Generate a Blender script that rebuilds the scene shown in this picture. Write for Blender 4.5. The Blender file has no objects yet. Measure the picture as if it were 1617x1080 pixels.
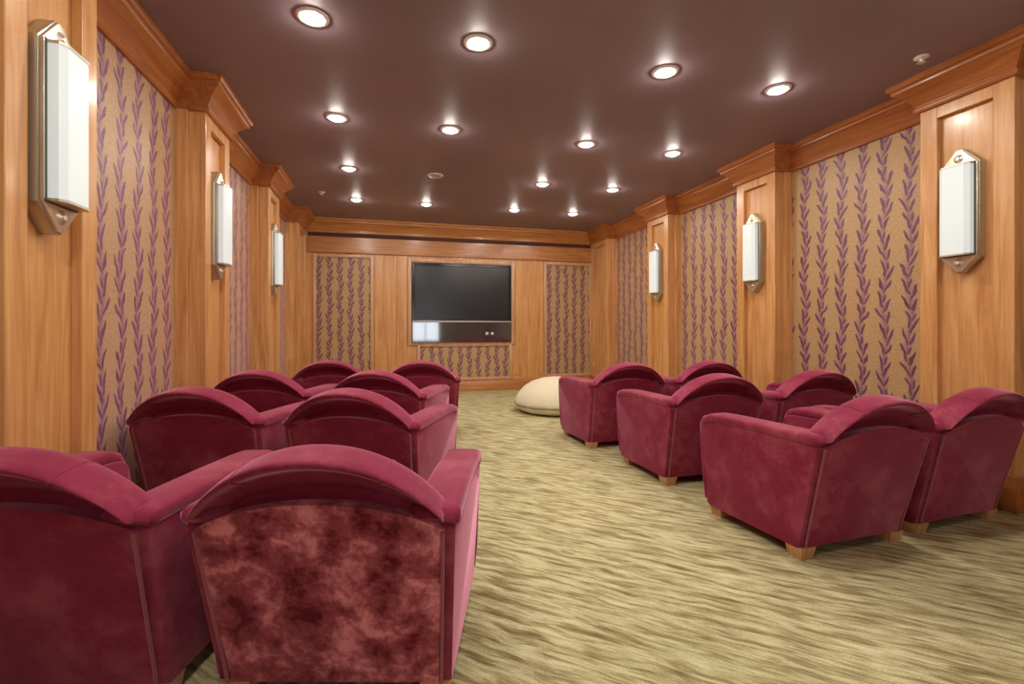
import bpy, bmesh, math, random
from mathutils import Vector, Matrix
random.seed(4)
sc = bpy.context.scene
COL = sc.collection
PI = math.pi
CEIL = 3.05
XL, XR = -1.52, 4.11           # wallpapered wall planes
YN, YF = -2.6, 8.70            # wall behind the viewer, wall with the television
PROT = 0.20                    # pilaster depth

# ------------------------------------------------------------------ helpers
def link(o, parent=None):
    COL.objects.link(o)
    if parent is not None:
        o.parent = parent
    return o

def tag(o, label=None, cat=None, group=None, kind=None):
    if label: o['label'] = label
    if cat: o['category'] = cat
    if group: o['group'] = group
    if kind: o['kind'] = kind
    return o

def empty(name, loc=(0, 0, 0), rz=0.0):
    o = bpy.data.objects.new(name, None)
    o.empty_display_size = 0.1
    o.location = loc
    o.rotation_euler = (0, 0, rz)
    return link(o)

def obj(name, bm, mat, parent=None, smooth=True, angle=40):
    bmesh.ops.recalc_face_normals(bm, faces=bm.faces)
    me = bpy.data.meshes.new(name)
    bm.to_mesh(me); bm.free()
    me.materials.append(mat)
    if smooth:
        me.shade_smooth()
        me.set_sharp_from_angle(angle=math.radians(angle))
    return link(bpy.data.objects.new(name, me), parent)

def box(bm, x0, x1, y0, y1, z0, z1, bev=0.0, seg=2):
    r = bmesh.ops.create_cube(bm, size=1.0)
    for v in r['verts']:
        v.co = Vector(((x0 + x1) / 2 + v.co.x * (x1 - x0), (y0 + y1) / 2 + v.co.y * (y1 - y0), (z0 + z1) / 2 + v.co.z * (z1 - z0)))
    if bev > 0:
        es = list({e for v in r['verts'] for e in v.link_edges})
        bmesh.ops.bevel(bm, geom=es, offset=bev, segments=seg, profile=0.5, affect='EDGES', clamp_overlap=True)

def prism(bm, prof, a0, a1, axis='x', bev=0.0, seg=3, warp=None):
    """extrude a polygon: for axis x prof is (y,z); for axis y prof is (x,z)."""
    def P(p, a):
        return Vector((a, p[0], p[1])) if axis == 'x' else Vector((p[0], a, p[1]))
    A = [bm.verts.new(P(p, a0)) for p in prof]
    B = [bm.verts.new(P(p, a1)) for p in prof]
    n = len(prof)
    f0 = bm.faces.new(A); f1 = bm.faces.new(list(reversed(B)))
    for i in range(n):
        bm.faces.new((A[i], B[i], B[(i + 1) % n], A[(i + 1) % n]))
    if bev > 0:
        es = list(f0.edges) + list(f1.edges)
        bmesh.ops.bevel(bm, geom=es, offset=bev, segments=seg, profile=0.5, affect='EDGES', clamp_overlap=True)
    if warp:
        for v in bm.verts:
            v.co = warp(v.co)

def round_poly(pts, radii, n=6):
    out = []
    N = len(pts)
    for i in range(N):
        p = Vector(pts[i]); a = Vector(pts[i - 1]); b = Vector(pts[(i + 1) % N]); r = radii[i]
        if r <= 0:
            out.append(tuple(p)); continue
        da = (a - p).normalized(); db = (b - p).normalized()
        ang = da.angle(db)
        t = min(r / math.tan(ang / 2), (a - p).length * .49, (b - p).length * .49)
        p0 = p + da * t; p1 = p + db * t
        for k in range(n + 1):
            s = k / n
            out.append(tuple(p0 * (1 - s) ** 2 + p * 2 * s * (1 - s) + p1 * s * s))
    return out

def loft(bm, rings, cap=True):
    R = [[bm.verts.new(p) for p in r] for r in rings]
    n = len(R[0])
    for a, b in zip(R, R[1:]):
        for i in range(n):
            bm.faces.new((a[i], a[(i + 1) % n], b[(i + 1) % n], b[i]))
    if cap:
        bm.faces.new(list(reversed(R[0]))); bm.faces.new(R[-1])

def catmull(pts, per=4):
    out = []
    N = len(pts)
    V = [Vector(p) for p in pts]
    for i in range(N):
        a, b, c, d = V[i - 1], V[i], V[(i + 1) % N], V[(i + 2) % N]
        for k in range(per):
            t = k / per
            out.append(0.5 * ((2 * b) + (c - a) * t + (2 * a - 5 * b + 4 * c - d) * t * t + (3 * b - a - 3 * c + d) * t ** 3))
    return out

def tube(bm, pts, r, n=8):
    rings = []
    P = [Vector(p) for p in pts]
    for i, p in enumerate(P):
        d = (P[min(i + 1, len(P) - 1)] - P[max(i - 1, 0)]).normalized()
        u = d.cross(Vector((0.3, 0.9, 0.2))).normalized(); w = d.cross(u)
        rings.append([p + (u * math.cos(2 * PI * k / n) + w * math.sin(2 * PI * k / n)) * r for k in range(n)])
    loft(bm, rings)

def lathe(bm, prof, n=32, center=(0, 0, 0)):
    c = Vector(center)
    R = []
    for r, z in prof:
        if r < 1e-6:
            R.append([bm.verts.new(c + Vector((0, 0, z)))])
        else:
            R.append([bm.verts.new(c + Vector((r * math.cos(2 * PI * k / n), r * math.sin(2 * PI * k / n), z))) for k in range(n)])
    for a, b in zip(R, R[1:]):
        for k in range(n):
            k2 = (k + 1) % n
            if len(a) == 1 and len(b) > 1: bm.faces.new((a[0], b[k], b[k2]))
            elif len(b) == 1 and len(a) > 1: bm.faces.new((a[k], a[k2], b[0]))
            elif len(a) > 1: bm.faces.new((a[k], a[k2], b[k2], b[k]))

def copy_tree(o, parent=None):
    c = o.copy(); COL.objects.link(c)
    if parent is not None:
        c.parent = parent
    for ch in list(o.children):
        copy_tree(ch, c)
    return c

# ------------------------------------------------------------------ materials
class X:
    """arithmetic on shader sockets"""
    def __init__(s, nt, v): s.nt = nt; s.v = v
    def op(s, kind, *o):
        n = s.nt.nodes.new('ShaderNodeMath'); n.operation = kind
        for i, q in enumerate((s,) + o):
            q = q.v if isinstance(q, X) else q
            if isinstance(q, (int, float)): n.inputs[i].default_value = q
            else: s.nt.links.new(q, n.inputs[i])
        return X(s.nt, n.outputs[0])
    def __add__(s, o): return s.op('ADD', o)
    def __sub__(s, o): return s.op('SUBTRACT', o)
    def __mul__(s, o): return s.op('MULTIPLY', o)
    def __truediv__(s, o): return s.op('DIVIDE', o)
    def floor(s): return s.op('FLOOR')
    def fract(s): return s.op('FRACT')
    def abs(s): return s.op('ABSOLUTE')
    def sin(s): return s.op('SINE')
    def sign(s): return s.op('SIGN')
    def max(s, o): return s.op('MAXIMUM', o)
    def min(s, o): return s.op('MINIMUM', o)
    def step(s, a, b):
        n = s.nt.nodes.new('ShaderNodeMapRange'); n.interpolation_type = 'SMOOTHSTEP'
        s.nt.links.new(s.v, n.inputs['Value'])
        n.inputs['From Min'].default_value = a; n.inputs['From Max'].default_value = b
        return X(s.nt, n.outputs[0])

def new_mat(name):
    m = bpy.data.materials.new(name); m.use_nodes = True
    nt = m.node_tree
    return m, nt, nt.nodes['Principled BSDF']

def principled(name, col, rough=.5, metal=0.0, **kw):
    m, nt, p = new_mat(name)
    p.inputs['Base Color'].default_value = (*col, 1); p.inputs['Roughness'].default_value = rough
    p.inputs['Metallic'].default_value = metal
    for k, v in kw.items():
        p.inputs[k.replace('_', ' ')].default_value = v
    return m

def coord(nt, kind='Object', scale=(1, 1, 1), rot=(0, 0, 0)):
    tc = nt.nodes.new('ShaderNodeTexCoord'); mp = nt.nodes.new('ShaderNodeMapping')
    nt.links.new(tc.outputs[kind], mp.inputs[0])
    mp.inputs['Scale'].default_value = scale; mp.inputs['Rotation'].default_value = rot
    return mp.outputs[0]

def noise(nt, vec, scale, detail=4, rough=.55, dist=0.0):
    n = nt.nodes.new('ShaderNodeTexNoise')
    nt.links.new(vec, n.inputs['Vector'])
    n.inputs['Scale'].default_value = scale; n.inputs['Detail'].default_value = detail
    n.inputs['Roughness'].default_value = rough; n.inputs['Distortion'].default_value = dist
    return n.outputs['Fac']

def ramp(nt, fac, stops):
    n = nt.nodes.new('ShaderNodeValToRGB')
    nt.links.new(fac, n.inputs[0])
    e = n.color_ramp.elements
    while len(e) > 1: e.remove(e[-1])
    e[0].position = stops[0][0]; e[0].color = (*stops[0][1], 1)
    for pos, c in stops[1:]:
        q = e.new(pos); q.color = (*c, 1)
    return n.outputs[0]

def mix(nt, fac, a, b, mode='MIX'):
    n = nt.nodes.new('ShaderNodeMix'); n.data_type = 'RGBA'; n.blend_type = mode
    if isinstance(fac, (int, float)): n.inputs[0].default_value = fac
    else: nt.links.new(fac, n.inputs[0])
    for i, q in ((6, a), (7, b)):
        if isinstance(q, tuple): n.inputs[i].default_value = (*q, 1)
        else: nt.links.new(q, n.inputs[i])
    return n.outputs[2]

def bump(nt, p, h, strength=.2, dist=.01):
    b = nt.nodes.new('ShaderNodeBump'); b.inputs['Strength'].default_value = strength; b.inputs['Distance'].default_value = dist
    nt.links.new(h, b.inputs['Height']); nt.links.new(b.outputs[0], p.inputs['Normal'])

def wood(name, dark, mid, light, along='z', rough=.32, coat=.25):
    m, nt, p = new_mat(name)
    s = {'z': (9, 9, .7), 'x': (.7, 9, 9), 'y': (9, .7, 9)}[along]
    v = coord(nt, 'Object', s)
    n1 = noise(nt, v, 1.6, 5, .6, 1.2)
    s2 = {'z': (55, 55, 1.6), 'x': (1.6, 55, 55), 'y': (55, 1.6, 55)}[along]
    n2 = noise(nt, coord(nt, 'Object', s2), 1.0, 3, .5, .3)
    c1 = ramp(nt, n1, [(.28, dark), (.5, mid), (.75, light)])
    c2 = ramp(nt, n2, [(.3, (.82, .78, .72)), (.6, (1, 1, 1))])
    c = mix(nt, .7, c1, c2, 'MULTIPLY')
    n3 = noise(nt, coord(nt, 'Object', (1, 1, .6)), 2.3, 2)
    c = mix(nt, X(nt, n3).step(.62, .75).v, c, mix(nt, .35, c, dark))
    nt.links.new(c, p.inputs['Base Color'])
    p.inputs['Roughness'].default_value = rough
    p.inputs['Coat Weight'].default_value = coat; p.inputs['Coat Roughness'].default_value = .16
    return m

W_D, W_M, W_L = (.48, .215, .065), (.65, .335, .12), (.76, .45, .20)
M = {}
M['wood'] = wood('honey_wood', W_D, W_M, W_L, 'z')
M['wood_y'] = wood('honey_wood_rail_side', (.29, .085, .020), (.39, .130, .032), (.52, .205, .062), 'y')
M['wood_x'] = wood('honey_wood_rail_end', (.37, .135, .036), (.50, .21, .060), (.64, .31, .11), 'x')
M['wood_pale'] = wood('pale_wood', (.50, .27, .14), (.62, .36, .20), (.70, .43, .26), 'z')
M['walnut'] = wood('dark_walnut', (.045, .012, .006), (.075, .022, .010), (.11, .035, .016), 'x', .7, 0)  # shade of the gap under the crown, put into the wood colour
M['foot'] = wood('foot_wood', (.40, .20, .08), (.58, .32, .14), (.66, .40, .20), 'z', .5)

def velvet(name, blotch):
    m, nt, p = new_mat(name)
    v = coord(nt, 'Object')
    n1 = noise(nt, v, 7.0 if blotch > .9 else 4.0, 9, .68, .15)
    n2 = noise(nt, v, 22, 3, .6, .4)
    base, deep, pale = (.265, .026, .064), (.135, .006, .013), (.58, .18, .215)
    if blotch > .9: base, pale = (.40, .088, .115), (.85, .30, .36)
    c = ramp(nt, n1, [(.37 if blotch > .9 else .34, tuple(d * blotch + b * (1 - blotch) for d, b in zip(deep, base))), (.5, base),
                      (.61 if blotch > .9 else .64, tuple(d * blotch + b * (1 - blotch) for d, b in zip(pale, base)))])
    c = mix(nt, .35, c, ramp(nt, n2, [(.3, (.6, .5, .55)), (.65, (1, 1, 1))]), 'MULTIPLY')
    nt.links.new(c, p.inputs['Base Color'])
    p.inputs['Roughness'].default_value = .75
    p.inputs['Specular IOR Level'].default_value = .12
    p.inputs['Sheen Weight'].default_value = 1.0
    p.inputs['Sheen Roughness'].default_value = .33
    p.inputs['Sheen Tint'].default_value = (1.0, .48, .66, 1)
    bump(nt, p, n2, .12, .004)
    return m
M['velvet'] = velvet('burgundy_velvet', .30)
M['velvet_crushed'] = velvet('brushed_burgundy_velvet', 1.0)
M['piping'] = principled('burgundy_piping', (.30, .05, .08), .6, Sheen_Weight=.5)

# wallpaper: climbing sprigs in metres (u along the wall, v up)
def wallpaper():
    m, nt, p = new_mat('sprig_wallpaper')
    uv = nt.nodes.new('ShaderNodeUVMap')
    sp = nt.nodes.new('ShaderNodeSeparateXYZ'); nt.links.new(uv.outputs[0], sp.inputs[0])
    nz = noise(nt, uv.outputs[0], 9, 2)
    nz2 = noise(nt, coord(nt, 'UV', (1, 1, 1), (0, 0, 1.3)), 8, 2)
    u = X(nt, sp.outputs[0]) + (X(nt, nz) - .5) * .05
    v = X(nt, sp.outputs[1]) + (X(nt, nz2) - .5) * .07
    Pc, Q = .20, .27
    col0 = (u / Pc).floor()
    xw = u + ((v * (2 * PI / .62)) + col0 * 2.3).sin() * .016
    cell = (xw / Pc).floor()
    x = ((xw / Pc).fract() - .5) * Pc
    vv = v + cell * (.37 * Q)
    sg = x.sign()
    ax = x.abs()
    masks = None
    for (off, shift, cx, hl, hw, dx) in ((0, .30, .034, .068, .0125, .42), (.40, .34, .028, .054, .0115, .38), (.70, .2, .015, .036, .009, .25)):
        dy = math.sqrt(1 - dx * dx)
        ly = (((vv + sg * (shift * Q * .5)) / Q + off).fract() - .5) * Q
        du = (ax - cx) * dx + ly * dy
        dv = ly * dx - (ax - cx) * dy
        e = (du / hl) * (du / hl) + (dv / hw) * (dv / hw)
        k = X(nt, 1.0 and e.v).step(1.25, .75)
        masks = k if masks is None else masks.max(k)
    stem = ax.step(.0045, .002)
    masks = masks.max(stem * .7)
    nb = noise(nt, uv.outputs[0], 60, 3)
    base = ramp(nt, nb, [(.35, (.41, .255, .105)), (.65, (.53, .355, .165))])
    leaf = ramp(nt, nz, [(.3, (.105, .028, .075)), (.7, (.185, .060, .15))])
    hz = (ax.step(.050, .006)) * (X(nt, nb).step(.38, .56)) * .75
    base = mix(nt, hz.v, base, (.27, .115, .18))
    c = mix(nt, masks.v, base, leaf)
    nt.links.new(c, p.inputs['Base Color'])
    p.inputs['Roughness'].default_value = .42
    p.inputs['Sheen Weight'].default_value = .4; p.inputs['Sheen Roughness'].default_value = .5; p.inputs['Sheen Tint'].default_value = (.70, .36, .66, 1)
    p.inputs['Specular IOR Level'].default_value = .5
    bump(nt, p, masks.v, .25, .002)
    return m
M['paper'] = wallpaper()

def carpet():
    m, nt, p = new_mat('streaked_carpet')
    a = math.radians(41)
    v = coord(nt, 'Object', (1, 1, 1), (0, 0, a))
    mp = nt.nodes.new('ShaderNodeMapping'); nt.links.new(v, mp.inputs[0]); mp.inputs['Scale'].default_value = (3.6, 30, 1)
    wob = noise(nt, v, 2.6, 2)
    add = nt.nodes.new('ShaderNodeVectorMath'); add.operation = 'ADD'
    cmb = nt.nodes.new('ShaderNodeCombineXYZ')
    nt.links.new(((X(nt, wob) - .5) * 3.0).v, cmb.inputs[1])
    nt.links.new(mp.outputs[0], add.inputs[0]); nt.links.new(cmb.outputs[0], add.inputs[1])
    n1 = noise(nt, add.outputs[0], 1.0, 5, .62, .3)
    mp2 = nt.nodes.new('ShaderNodeMapping'); nt.links.new(v, mp2.inputs[0]); mp2.inputs['Scale'].default_value = (9, 75, 1)
    add2 = nt.nodes.new('ShaderNodeVectorMath'); add2.operation = 'ADD'
    nt.links.new(mp2.outputs[0], add2.inputs[0]); nt.links.new(cmb.outputs[0], add2.inputs[1])
    n4 = noise(nt, add2.outputs[0], 1.0, 3, .6, .2)
    n2 = noise(nt, coord(nt, 'Object'), 150, 2)
    n3 = noise(nt, coord(nt, 'Object'), 1.1, 3)
    c = ramp(nt, n1, [(.31, (.23, .185, .085)), (.43, (.39, .335, .175)), (.52, (.59, .555, .325)), (.68, (.69, .67, .42))])
    c = mix(nt, .75, c, ramp(nt, n4, [(.36, (.62, .57, .48)), (.56, (1.08, 1.08, 1.08))]), 'MULTIPLY')
    c = mix(nt, .5, c, ramp(nt, n2, [(.3, (.55, .55, .52)), (.7, (1.15, 1.15, 1.15))]), 'MULTIPLY')
    c = mix(nt, .5, c, ramp(nt, n3, [(.3, (.84, .86, .78)), (.7, (1.05, 1.0, .98))]), 'MULTIPLY')
    nt.links.new(c, p.inputs['Base Color'])
    p.inputs['Roughness'].default_value = .95; p.inputs['Specular IOR Level'].default_value = .1
    bump(nt, p, n2, .5, .006)
    return m
M['carpet'] = carpet()

def ceiling_mat():
    m, nt, p = new_mat('plum_brown_ceiling_paint')
    n1 = noise(nt, coord(nt, 'Object'), .9, 3)
    nt.links.new(ramp(nt, n1, [(.3, (.26, .197, .225)), (.7, (.31, .235, .27))]), p.inputs['Base Color'])
    p.inputs['Roughness'].default_value = .5; p.inputs['Specular IOR Level'].default_value = .35
    return m
M['ceiling'] = ceiling_mat()
M['steel'] = principled('brushed_nickel', (.58, .57, .47), .34, .85)
M['brass'] = principled('champagne_metal', (.76, .68, .54), .36, .75)
M['white'] = principled('white_enamel', (.78, .76, .74), .4)
M['dead'] = principled('unlit_lens', (.55, .52, .52), .4)
M['black'] = principled('gloss_black_plastic', (.012, .011, .012), .16)
M['silver'] = principled('silver_strip', (.55, .52, .52), .35, .6)
M['cream'] = principled('cream_fabric', (.74, .68, .49), .85, Sheen_Weight=.3)
M['cream_pipe'] = principled('cream_fabric_edge', (.30, .26, .15), .85)
M['plaster'] = principled('beige_plaster', (.55, .42, .30), .8)
M['screen'] = principled('dark_screen_glass', (.012, .014, .017), .25, 0, Specular_IOR_Level=.6, IOR=1.5)
M['panel_glass'] = principled('dark_gloss_panel', (.030, .026, .028), .055, 0, Specular_IOR_Level=1.0, IOR=1.9)
M['gasket'] = principled('dark_bronze_gasket', (.09, .075, .055), .5)  # dark tone of the gap around the sconce glass
M['led'] = principled('pale_indicator', (.6, .6, .6), .4)  # pale tone painted as reflections in the speaker panel

def emit(name, col, strength, rough=.3):
    m, nt, p = new_mat(name)
    p.inputs['Base Color'].default_value = (.55, .57, .56, 1); p.inputs['Roughness'].default_value = rough
    p.inputs['Emission Color'].default_value = (*col, 1); p.inputs['Emission Strength'].default_value = strength
    return m
M['lamp'] = emit('lit_lamp_lens', (1.0, .90, .80), 190)
M['glass_lit'] = emit('frosted_lit_glass', (.82, 1.0, 1.0), .26, .35)
M['clear'] = principled('window_glass', (1, 1, 1), .0, 0, Transmission_Weight=1.0, IOR=1.02)

# ------------------------------------------------------------------ the room shell
def uvbox_wall(name, mat, quads):
    """a solid wall slab; quads = list of (4 points, uv axis)"""
    bm = bmesh.new(); uvl = bm.loops.layers.uv.new('UVMap')
    for (x0, x1, y0, y1, z0, z1) in quads:
        box(bm, x0, x1, y0, y1, z0, z1)
    for f in bm.faces:
        n = f.normal
        for l in f.loops:
            c = l.vert.co
            l[uvl].uv = (c.y, c.z) if abs(f.calc_center_median().x - c.x) < 1e-5 else (c.x, c.z)
    return obj(name, bm, mat, None, smooth=False)

T = .15
tag(uvbox_wall('wall_left', M['paper'], [(XL - T, XL, YN - T, YF + T, 0, CEIL)]), kind='structure')
tag(uvbox_wall('wall_right', M['paper'], [(XR, XR + T, YN - T, YF + T, 0, CEIL)]), kind='structure')
bm = bmesh.new(); box(bm, XL - T, XR + T, YN - T, YF + T, -.1, 0)
tag(obj('floor', bm, M['carpet'], None, False), kind='structure')
bm = bmesh.new(); box(bm, XL - T, XR + T, YN - T, YF + T, CEIL, CEIL + .12)
tag(obj('ceiling', bm, M['ceiling'], None, False), kind='structure')
# wall behind the viewer with two big windows
WN = [(.95, 2.15, .55, 2.1)]
bm = bmesh.new()
xs = XL
for (a, b, z0, z1) in WN:
    box(bm, xs, a, YN - T, YN, 0, CEIL); box(bm, a, b, YN - T, YN, 0, z0); box(bm, a, b, YN - T, YN, z1, CEIL); xs = b
box(bm, xs, XR, YN - T, YN, 0, CEIL)
tag(obj('wall_rear', bm, M['plaster'], None, False), kind='structure')
for i, (a, b, z0, z1) in enumerate(WN):
    bm = bmesh.new()
    for q in ((a, a + .06, z0, z1), (b - .06, b, z0, z1), (a + .06, b - .06, z0, z0 + .06), (a + .06, b - .06, z1 - .06, z1), ((a + b) / 2 - .02, (a + b) / 2 + .02, z0 + .06, z1 - .06)):
        box(bm, q[0], q[1], YN - .11, YN - .03, q[2], q[3])
    w = tag(obj('window_%d' % (i + 1), bm, M['wood'], None, False), kind='structure')
    bm = bmesh.new(); box(bm, a + .05, b - .05, YN - .075, YN - .069, z0 + .05, z1 - .05)
    obj('pane', bm, M['clear'], w, False)

# wall with the television: wood boards, papered panels, frames
wb = uvbox_wall('wall_back', M['wood'], [(XL, XR, YF, YF + T, 0, CEIL)])
tag(wb, kind='structure')
bm = bmesh.new()
box(bm, -1.3, 4.0, YF - .03, YF, 2.50, 2.748, .006)
box(bm, -1.3, 4.0, YF - .04, YF, 2.47, 2.505, .008)
wb = tag(obj('trim_20', bm, M['wood_x'], None, False), kind='structure')      # frieze board
def paper_panel(x0, x1, z0, z1, fw=.055):
    bm = bmesh.new(); uvl = bm.loops.layers.uv.new('UVMap')
    box(bm, x0, x1, YF - .004, YF + .002, z0, z1)
    for f in bm.faces:
        for l in f.loops: l[uvl].uv = (l.vert.co.x * 1.15, l.vert.co.z * 1.15)
    obj('wallpaper_panel', bm, M['paper'], wb, False)
    bm = bmesh.new()
    frame4(bm, x0 - fw, x1 + fw, z0 - fw, z1 + fw, fw, YF - .028, YF)
    obj('panel_frame', bm, M['wood_pale'], wb, True)
def frame4(bm, x0, x1, z0, z1, w, y0, y1, bev=.007):
    box(bm, x0, x0 + w, y0, y1, z0, z1, bev); box(bm, x1 - w, x1, y0, y1, z0, z1, bev)
    box(bm, x0 + w - .004, x1 - w + .004, y0 + .001, y1, z0, z0 + w, bev); box(bm, x0 + w - .004, x1 - w + .004, y0 + .001, y1, z1 - w, z1, bev)
paper_panel(-1.17, -.28, .28, 2.395)
paper_panel(2.99, 3.88, .28, 2.395)
paper_panel(.585, 2.24, .26, .835)
bm = bmesh.new(); frame4(bm, .36, 2.345, .865, 2.42, .07, YF - .035, YF)
obj('television_surround', bm, M['wood_pale'], wb)
bm = bmesh.new()
for (x0, x1) in ((-.205, -.06), (.17, .35), (2.355, 2.43), (2.84, 2.91)):
    box(bm, x0, x1, YF - .016, YF, .28, 2.46, .005)
obj('stile', bm, M['wood'], wb, False)
bm = bmesh.new(); box(bm, -1.3, 4.0, YF - .012, YF, 2.748, 2.83)
obj('dark_fillet', bm, M['walnut'], wb)  # dark strip painted as the shaded gap between crown and frieze

# plan outline of the room with its pilasters, counter-clockwise seen from above going round the inside
PW = .56
PL = [2.10, 4.045, 6.02, 7.98]       # near edges, left wall
PR = [2.125, 4.075, 6.02, 7.97]
def outline():
    pts = []
    def bump_out(y0, y1, xw, sgn, rev):
        e = [(xw, y0), (xw + sgn * PROT, y0), (xw + sgn * PROT, y1), (xw, y1)]
        return e[::-1] if rev else e
    pts.append((XR, YN))
    for y in PR[:3]: pts += bump_out(y, y + PW, XR, -1, False)
    pts += [(XR, PR[3]), (XR - PROT, PR[3]), (XR - PROT, YF)]
    pts += [(XL + PROT, YF), (XL + PROT, PL[3]), (XL, PL[3])]
    for y in reversed(PL[:3]): pts += bump_out(y, y + PW, XL, 1, True)
    pts.append((XL, YN))
    return pts
OUT = outline()
def sweep_parts(prof, choose):
    """sweep a (offset, z) profile along the outline, mitred; choose(i) gives the bmesh of segment i or None"""
    n = len(OUT)
    V = [Vector(p) for p in OUT]
    def nrm(i):
        d = (V[(i + 1) % n] - V[i]).normalized()
        return Vector((-d.y, d.x))          # inward for a counter-clockwise outline
    for i in range(n):
        bm = choose(i)
        if bm is None: continue
        rows = []
        for j, (na, nb) in ((i, (nrm(i - 1), nrm(i))), ((i + 1) % n, (nrm(i), nrm((i + 1) % n)))):
            mt = (na + nb); mt = mt / mt.dot(nb) if abs(mt.dot(nb)) > 1e-6 else nb
            rows.append([bm.verts.new((V[j].x + mt.x * d, V[j].y + mt.y * d, z)) for d, z in prof])
        a, b = rows
        for k in range(len(prof) - 1):
            bm.faces.new((a[k], b[k], b[k + 1], a[k + 1]))
def side_of(i):
    a, b = Vector(OUT[i]), Vector(OUT[(i + 1) % len(OUT)])
    m = (a + b) / 2
    if abs(a.y - YF) < .01 and abs(b.y - YF) < .01: return 'back'
    if abs(a.y - YN) < .01 and abs(b.y - YN) < .01: return 'rear'
    return 'right' if m.x > 1.3 else 'left'
CROWN = [(0.0, 2.815), (.022, 2.815), (.030, 2.825), (.030, 2.845), (.020, 2.855), (.020, 2.865), (.034, 2.885), (.060, 2.925), (.092, 2.960), (.122, 2.980),
         (.126, 2.990), (.126, 3.004), (.140, 3.010), (.150, 3.024), (.150, CEIL), (0, CEIL)]
BASE = [(0, 0), (.028, 0), (.028, .15), (.022, .165), (.014, .185), (.014, .21), (.008, .225), (0, .225)]
for nm, prof in (('trim', CROWN), ('baseboard', BASE)):
    B = {s: bmesh.new() for s in ('left', 'right', 'back', 'rear')}
    sweep_parts(prof, lambda i: B[side_of(i)])
    for k, s in enumerate(('left', 'right', 'back', 'rear')):
        o = obj('trim_%d' % (k + 1) if nm == 'trim' else 'baseboard_' + s, B[s], M['wood_y'] if s in ('left', 'right') else M['wood_x'], None, True, 30)
        tag(o, kind='structure')

# pilasters
tn = 5
def pilaster(y0, xw, sg, w=PW, panel=True):
    global tn
    bm = bmesh.new()
    def b(d0, d1, ya, yb, z0, z1, bev=.004):
        xa, xb = sorted((xw + sg * d0, xw + sg * d1)); box(bm, xa, xb, ya, yb, z0, z1, bev)
    b(-.01, .085, y0 - .022, y0 + w + .022, 0, 2.83)
    b(0, PROT - .042, y0 + .001, y0 + w - .001, 0, 2.83)
    o = tag(obj('trim_%d' % tn, bm, M['wood'], None, False), kind='structure'); tn += 1
    bm = bmesh.new(); s = .115
    d0, d1 = PROT - .044, PROT
    b(d0, d1, y0, y0 + s, .2, 2.83, .005); b(d0, d1, y0 + w - s, y0 + w, .2, 2.83, .005)
    b(d0, d1 - .0008, y0 + s - .003, y0 + w - s + .003, 2.73, 2.83, .005); b(d0, d1 - .0008, y0 + s - .003, y0 + w - s + .003, .2, .42, .005)
    obj('panel_frame', bm, M['wood'], o, False)
    return o
for y in PL[:3]: pilaster(y, XL, 1)
for y in PR[:3]: pilaster(y, XR, -1)
pilaster(PL[3], XL, 1, YF - PL[3] - .002); pilaster(PR[3], XR, -1, YF - PR[3] - .002)

# ------------------------------------------------------------------ wall sconces
def make_sconce():
    """local: +x out of the wall, z up, origin at the middle of its back"""
    t = empty('wall_sconce')
    hw, zt, tip = .125, .345, .46
    hexa = [(-hw, -zt), (-.02, -tip), (.02, -tip), (hw, -zt), (hw, zt), (.02, tip), (-.02, tip), (-hw, zt)]
    bm = bmesh.new(); prism(bm, hexa, .001, .062, 'x', .004, 2); obj('housing', bm, M['steel'], t, True, 25)
    hexb = [(y * .93, z * .985) for y, z in hexa]
    bm = bmesh.new(); prism(bm, hexb, .060, .074, 'x', .003, 2); fp = obj('face_plate', bm, M['brass'], t, True, 25)
    bm = bmesh.new()
    for s in (-1, 1): box(bm, .062, .080, s * .117 - .005, s * .117 + .005, -.335, .335, .002)
    obj('edge_trim', bm, M['steel'], t)
    bm = bmesh.new(); box(bm, .070, .079, -.108, .108, -.342, .342); obj('gasket', bm, M['gasket'], t, False)  # dark plate drawn for the gap between edge trim and glass
    # glass diffuser with chamfered front corners
    sec = [(.074, -.098), (.118, -.098), (.138, -.070), (.138, .070), (.118, .098), (.074, .098)]
    bm = bmesh.new()
    loft(bm, [[Vector((x, y, z)) for x, y in sec] for z in (-.325, .325)])
    obj('glass_diffuser', bm, M['glass_lit'], t, True, 20)
    bm = bmesh.new()
    sec2 = [(.074, -.101), (.120, -.101), (.141, -.072), (.141, .072), (.120, .101), (.074, .101)]
    bm.free()
    for z in (-.337, .325):
        bm = bmesh.new(); loft(bm, [[Vector((x, y, zz)) for x, y in sec2] for zz in (z, z + .012)])
        obj('end_cap', bm, M['steel'], t, True, 20)
    for s in (-1, 1):
        bm = bmesh.new()
        lathe(bm, [(0, .012), (.010, .011), (.014, .006), (.022, .004), (.027, .0)], 16)
        bmesh.ops.scale(bm, vec=(1.25, 1.25, 1.5), verts=bm.verts)
        for v in bm.verts: v.co = Vector((.073 + v.co.z, v.co.x, v.co.y + s * .388))
        obj('rosette', bm, M['brass'], fp)
    return t
SC = [(PL[0], -1, 'on the nearest pilaster of the left wall'), (PL[1], -1, 'on the middle pilaster of the left wall'), (PL[2], -1, 'on the farthest pilaster of the left wall'),
      (PR[0], 1, 'on the nearest pilaster of the right wall'), (PR[1], 1, 'on the middle pilaster of the right wall'), (PR[2], 1, 'on the farthest pilaster of the right wall')]
s0 = None
for y, sd, w in SC:
    if s0 is None: s0 = o = make_sconce()
    else: o = copy_tree(s0)
    x = XL + PROT if sd < 0 else XR - PROT
    x += .042 if sd > 0 else -.042
    o.location = (x, y + PW / 2 + (-.025 if sd < 0 else .012), 2.01)
    o.rotation_euler = (0, 0, 0 if sd < 0 else PI)
    if sd < 0: o.scale = (.94, .94, .94)
    tag(o, 'nickel sconce with white glass ' + w, 'wall lamp', 'sconces on the pilasters')

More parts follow.
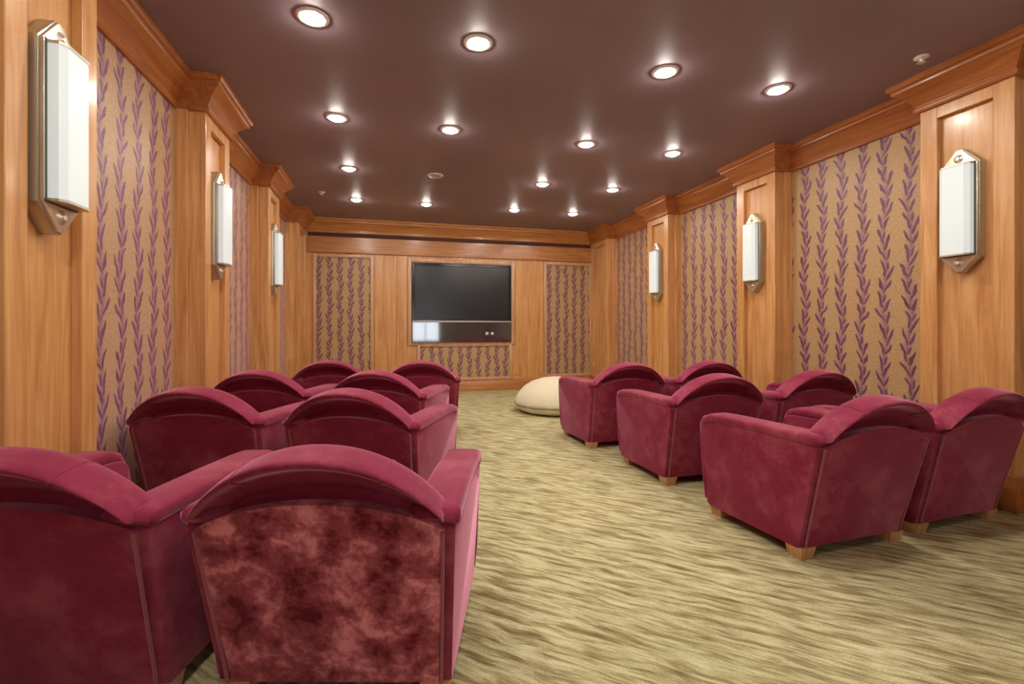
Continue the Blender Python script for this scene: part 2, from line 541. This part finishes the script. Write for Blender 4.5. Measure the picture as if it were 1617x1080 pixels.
# ------------------------------------------------------------------ ceiling fittings
def make_downlight(lit):
    t = empty('downlight')
    bm = bmesh.new(); lathe(bm, [(.066, .0), (.066, -.004), (.070, -.009), (.086, -.008), (.094, -.003), (.095, 0)], 40)
    obj('trim_ring', bm, M['white'], t)
    bm = bmesh.new()
    lathe(bm, [(.067, -.003), (.060, -.012), (.045, -.021), (.025, -.026), (0, -.028)] if lit else [(.067, -.002), (.04, -.004), (0, -.005)], 32)
    obj('lens', bm, M['lamp'] if lit else M['dead'], t)
    return t
LX = [-.43, .576, 1.955, 2.953]; LY = [3.046, 4.457, 5.851, 7.262]
rown = ['nearest row', 'second row', 'third row', 'farthest row']
coln = ['first from left wall', 'second from left wall', 'second from right wall', 'first from right wall']
dl = make_downlight(True); dead = make_downlight(False); first = True
for j, y in enumerate(LY):
    for i, x in enumerate(LX):
        if (i, j) == (1, 2):
            o = dead; lab = 'unlit round ceiling downlight in the third row away'
        else:
            o = dl if first else copy_tree(dl); first = False
            lab = 'lit round ceiling downlight in %s from the viewer, %s' % (rown[j], coln[i])
        o.location = (x, y, CEIL)
        tag(o, lab, 'ceiling light', 'recessed downlights')
for y in (1.64, .23):                      # next grid row, then two unseen lamps added to lighten the left chair backs
    for i, x in enumerate(LX if y > 1 else LX[:2]):
        o = copy_tree(dl); o.location = (x, y, CEIL)
        tag(o, 'lit round ceiling downlight %s, %s' % ('above the nearest armchairs' if y > 1 else 'directly over the viewer', coln[i]), 'ceiling light', 'recessed downlights')
def sprinkler(x, y, lab):
    t = empty('fire_sprinkler', (x, y, CEIL))
    bm = bmesh.new(); lathe(bm, [(.012, 0), (.042, -.001), (.044, -.006), (.030, -.014), (.014, -.016), (0, -.016)], 24); es = obj('escutcheon', bm, M['white'], t)
    bm = bmesh.new(); lathe(bm, [(.010, -.012), (.010, -.034), (.022, -.036), (.024, -.040), (0, -.041)], 16); obj('deflector', bm, M['white'], es)
    tag(t, lab, 'sprinkler')
sprinkler(3.548, 2.428, 'white fire sprinkler on the dark ceiling near the nearest right pilaster')
sprinkler(-.866, 6.967, 'small white fire sprinkler on the ceiling near the television wall corner')

# ------------------------------------------------------------------ television
tv = empty('television', (1.352, YF, .905))
tag(tv, 'large black flat television with silver strip and dark speaker panel set in the end wall', 'television')
W2, H = .915, 1.44
bm = bmesh.new()
frame4(bm, -W2, W2, .375, H, .05, -.058, -.004, .005)
box(bm, -W2, W2, -.045, -.004, .385, H - .01)
obj('bezel', bm, M['black'], tv, False)
bm = bmesh.new(); box(bm, -W2 + .048, W2 - .048, -.050, -.045, .425, H - .048); obj('screen', bm, M['screen'], tv, False)
bm = bmesh.new(); box(bm, -W2, W2, -.062, -.004, .372, .398, .004); obj('silver_strip', bm, M['silver'], tv)
bm = bmesh.new(); box(bm, -W2, W2, -.056, -.004, 0, .374, .006); spk = obj('speaker_panel', bm, M['panel_glass'], tv, False)
for x in (.45, .55):
    bm = bmesh.new(); box(bm, x - .028, x + .028, -.059, -.055, .14, .19, .003); obj('indicator', bm, M['led'], spk)  # pale blocks drawn as two reflections on the gloss panel

# ------------------------------------------------------------------ armchairs
def rake(z): return -.300 - .245 * max(0, z - .08)          # y of the outside back at height z
def arc(t):
    R = 1.25                                               # arc of a circle, 0 at the ends, 1 in the middle
    return (math.sqrt(R * R - t * t) - math.sqrt(R * R - 1)) / (R - math.sqrt(R * R - 1))
HWB = .368
def make_chair():
    t = empty('club_armchair')
    V = M['velvet']
    # outside back: arched top
    bm = bmesh.new()
    pts = [(-HWB + .012, .06), (HWB - .012, .06)] + [(HWB * s, .605 + .085 * arc(s)) for s in [1 - k / 14 for k in range(29)]]
    prism(bm, pts, -.02, .03, 'y', .010, 2, lambda c: Vector((c.x * (.93 + .07 * min(1, c.z / .58)), c.y + rake(c.z) + .012 * ((c.x / HWB) ** 2), c.z)))
    bp = obj('back_panel', bm, V, t, True, 35)
    # backrest with its rolled crest
    bm = bmesh.new(); rings = []
    N = 36
    for i in range(N + 1):
        s = -1 + 2 * i / N
        a = arc(s) ** 1.0
        zb, zt = .592 + .088 * a, .655 + .195 * a
        h = zt - zb
        yb, yt = rake(zb), rake(zt)
        f = .045 * a
        q = .25 + .75 * a
        q = .15 + .85 * a
        q = .15 + .85 * a
        P = [(yb + .020, zb - .01), (yb + .024 + .022 * q, zb + .20 * h), (yt + .020 + .034 * q, zb + .46 * h), (yt + .006 + .018 * q, zb + .64 * h), (yt - .018 - .020 * q, zb + .755 * h), (yt - .024 - .028 * q, zb + .89 * h), (yt + .010, zt - .002), (yt + .070, zt + .002),
             (yt + .125, zt - .025), (yt + .155, zt - .080), (-.215, .50), (-.165, .40), (-.20, .33), (-.26, .34), (yb + .060, zb - .10)]
        rings.append([Vector((HWB * s * (1.0 + .02 * a), y, z)) for y, z in catmull(P, 4)])
    loft(bm, rings); br = obj('backrest', bm, V, t, True, 60)
    for i in (8, 28):
        mid = sum(rings[i], Vector()) / len(rings[i])
        bm = bmesh.new(); tube(bm, [p + (mid - p).normalized() * .0015 for p in rings[i][10:34]], .0034, 6)
        obj('seam', bm, V, br)
    # seam across the crest roll
    for s in (-1, 1):
        bm = bmesh.new()
        x = HWB * s
        tube(bm, [(x * (.92 + .07 * min(1, z / .58)), rake(z) - .010, z) for z in [.065 + .535 * k / 8 for k in range(9)]], .0055, 8)
        obj('piping', bm, M['piping'], bp)
    # arms
    for s in (-1, 1):
        side = round_poly([(-.296, .06), (-.425, .620), (.385, .600), (.352, .06)], [.01, .02, .085, .02], 7)
        bm = bmesh.new()
        def w(c, s=s):
            fl = (c.z - .06) * .05 + max(0, c.y) * .05
            ex = 1.0 if abs(c.x) > .33 else 0.0
            return Vector((s * (abs(c.x) + fl * ex), c.y, c.z))
        prism(bm, side, .258, .372, 'x', .022, 4, w)
        arm = obj('arm', bm, V, t, True, 50)
        # padded top that turns down over the front
        bm = bmesh.new(); rings = []
        path = [(-.428, .628), (-.420, .636), (-.39, .640), (-.2, .636), (0, .632), (.2, .629), (.295, .624), (.345, .605), (.377, .566), (.387, .50), (.380, .36), (.368, .20), (.362, .10)]
        for k, (y, z) in enumerate(path):
            a, b = path[max(0, k - 1)], path[min(len(path) - 1, k + 1)]
            d = Vector((b[0] - a[0], b[1] - a[1])).normalized(); nn = Vector((-d.y, d.x))
            cx = .324 + (z - .075) * .025 + max(0, y) * .05 * .8
            hwid = .076 if z > .58 else .062
            th = (.030 if 0 < k < len(path) - 1 else .018) if z > .5 else .018
            ring = []
            for q in range(20):
                an = 2 * PI * q / 20
                ca, sa = math.cos(an), math.sin(an)
                ex = abs(ca) ** .35 * (1 if ca > 0 else -1); ey = abs(sa) ** .7 * (1 if sa > 0 else -1)
                ring.append(Vector((s * (cx + ex * hwid * (1 if 0 < k < len(path) - 1 else .9)), y + nn.x * ey * th, z + nn.y * ey * th)))
            rings.append(ring)
        loft(bm, rings); obj('arm_pad', bm, V, arm, True, 60)
    # seat
    bm = bmesh.new(); box(bm, -.262, .262, -.26, .375, .30, .435, .045, 4)
    for v in bm.verts: v.co.z += .02 * (1 - (v.co.x / .28) ** 2) if v.co.z > .37 else 0
    obj('seat_cushion', bm, V, t, True, 60)
    bm = bmesh.new(); box(bm, -.285, .285, -.28, .35, .065, .31, .015, 2); obj('seat_base', bm, V, t)
    # feet
    for sx in (-1, 1):
        for y, yo in ((-.262, -.008), (.305, .008)):
            bm = bmesh.new()
            r = []
            for z, k in ((0, .038), (.010, .041), (.064, .050)):
                cx, cy = sx * .322, y
                r.append([Vector((cx + a * k, cy + b * k, z)) for a, b in ((-1, -1), (1, -1), (1, 1), (-1, 1))])
            loft(bm, r); obj('foot', bm, M['foot'], t, True, 30)
    return t

D2R = PI / 180
CREST_Y = -.42
CH = [  # crest point x, y, turn (deg, clockwise +), label
 (-.19, 1.50, 15, 'burgundy velvet club armchair with brushed blotchy back, nearest the viewer on the aisle'),
 (-1.06, 1.7, 13, 'burgundy club armchair cut off by the picture edge, beside the blotchy-backed armchair'),
 (-.205, 2.84, 23, 'burgundy club armchair directly in front of the blotchy-backed one, on the aisle'),
 (-1.085, 3.15, 17, 'burgundy club armchair against the left wallpaper, second from the viewer'),
 (-.085, 3.95, 20, 'burgundy club armchair left of the aisle, third from the viewer'),
 (-1.0, 4.2, 13, 'burgundy club armchair by the middle pilaster of the left wall'),
 (0.335, 4.95, 4, 'burgundy club armchair left of the aisle, nearest the television'),
 (-0.575, 5.25, 8, 'burgundy club armchair in the left block, farthest away and off the aisle'),
 (2.42, 1.87, -3, 'burgundy club armchair right of the aisle, nearest the viewer, side fully shown'),
 (3.32, 1.95, -4, 'burgundy club armchair with dark back beside the nearest right pilaster'),
 (2.39, 3.03, 0, 'burgundy club armchair right of the aisle, middle of the three aisle seats'),
 (3.39, 3.1, -2, 'burgundy club armchair against the right wallpaper, behind the nearest right pair'),
 (2.28, 4.18, -1, 'burgundy club armchair right of the aisle, nearest the cream pouf'),
 (3.22, 4.2, -1, 'burgundy club armchair by the right middle pilaster, farthest along that wall'),
]
c0 = None
for k, (x, y, a, lab) in enumerate(CH):
    if c0 is None: c0 = o = make_chair()
    else: o = copy_tree(c0)
    r = -a * D2R
    o.rotation_euler = (0, 0, r)
    o.location = (x - (-CREST_Y) * math.sin(r), y + (-CREST_Y) * math.cos(r), 0)
    tag(o, lab, 'armchair', 'burgundy club armchairs in pairs')
    if k == 0: hero = o
for ch in hero.children:
    if ch.name.startswith('back_panel'):
        ch.data = ch.data.copy(); ch.data.materials[0] = M['velvet_crushed']

# ------------------------------------------------------------------ cream pouf
pf = empty('floor_pouf', (2.36, 6.40, 0))
tag(pf, 'cream fabric floor pouf on the carpet beyond the right-hand armchairs', 'pouf')
bm = bmesh.new()
rings = []
pr = [(.30, .0), (.50, .01), (.585, .05), (.61, .11), (.60, .17), (.55, .26), (.47, .345), (.36, .415), (.22, .46), (.08, .478)]
n = 48
for r, z in pr:
    rings.append([Vector((r * (1 + .012 * math.cos(12 * 2 * PI * q / n)) * math.cos(2 * PI * q / n), r * (1 + .012 * math.cos(12 * 2 * PI * q / n)) * math.sin(2 * PI * q / n), z)) for q in range(n)])
loft(bm, rings); obj('cushion', bm, M['cream'], pf, True, 60)
bm = bmesh.new(); lathe(bm, [(.608, .10), (.622, .112), (.622, .122), (.608, .132)], 48); obj('piping', bm, M['cream_pipe'], pf)

# ------------------------------------------------------------------ light from outside, camera, view
w = bpy.data.worlds.new('World'); sc.world = w; w.use_nodes = True
bg = w.node_tree.nodes['Background']; bg.inputs[0].default_value = (.86, .93, 1.0, 1); bg.inputs[1].default_value = 3.4
for i, (a, b, z0, z1) in enumerate(WN):
    ld = bpy.data.lights.new('window_portal', 'AREA'); ld.shape = 'RECTANGLE'; ld.size = b - a; ld.size_y = z1 - z0
    ld.cycles.is_portal = True
    lo = link(bpy.data.objects.new('window_portal', ld)); lo.location = ((a + b) / 2, YN - T - .01, (z0 + z1) / 2); lo.rotation_euler = (PI / 2, 0, 0)

cam = bpy.data.cameras.new('camera'); co = link(bpy.data.objects.new('camera', cam))
cam.sensor_fit = 'HORIZONTAL'; cam.sensor_width = 36; cam.lens = 748.3 * 36 / 1617
cam.shift_y = -24.5 / 1617; cam.clip_start = .02
co.location = (0, 0, 1.2); co.rotation_euler = (PI / 2, 0, -.2582)
sc.camera = co
vs = sc.view_settings
vs.view_transform = 'Standard'; vs.look = 'None'; vs.gamma = 1; vs.use_curve_mapping = False
vs.exposure = 0.5
sc.cycles.max_bounces = 10; sc.cycles.diffuse_bounces = 6
sc.cycles.use_denoising = True
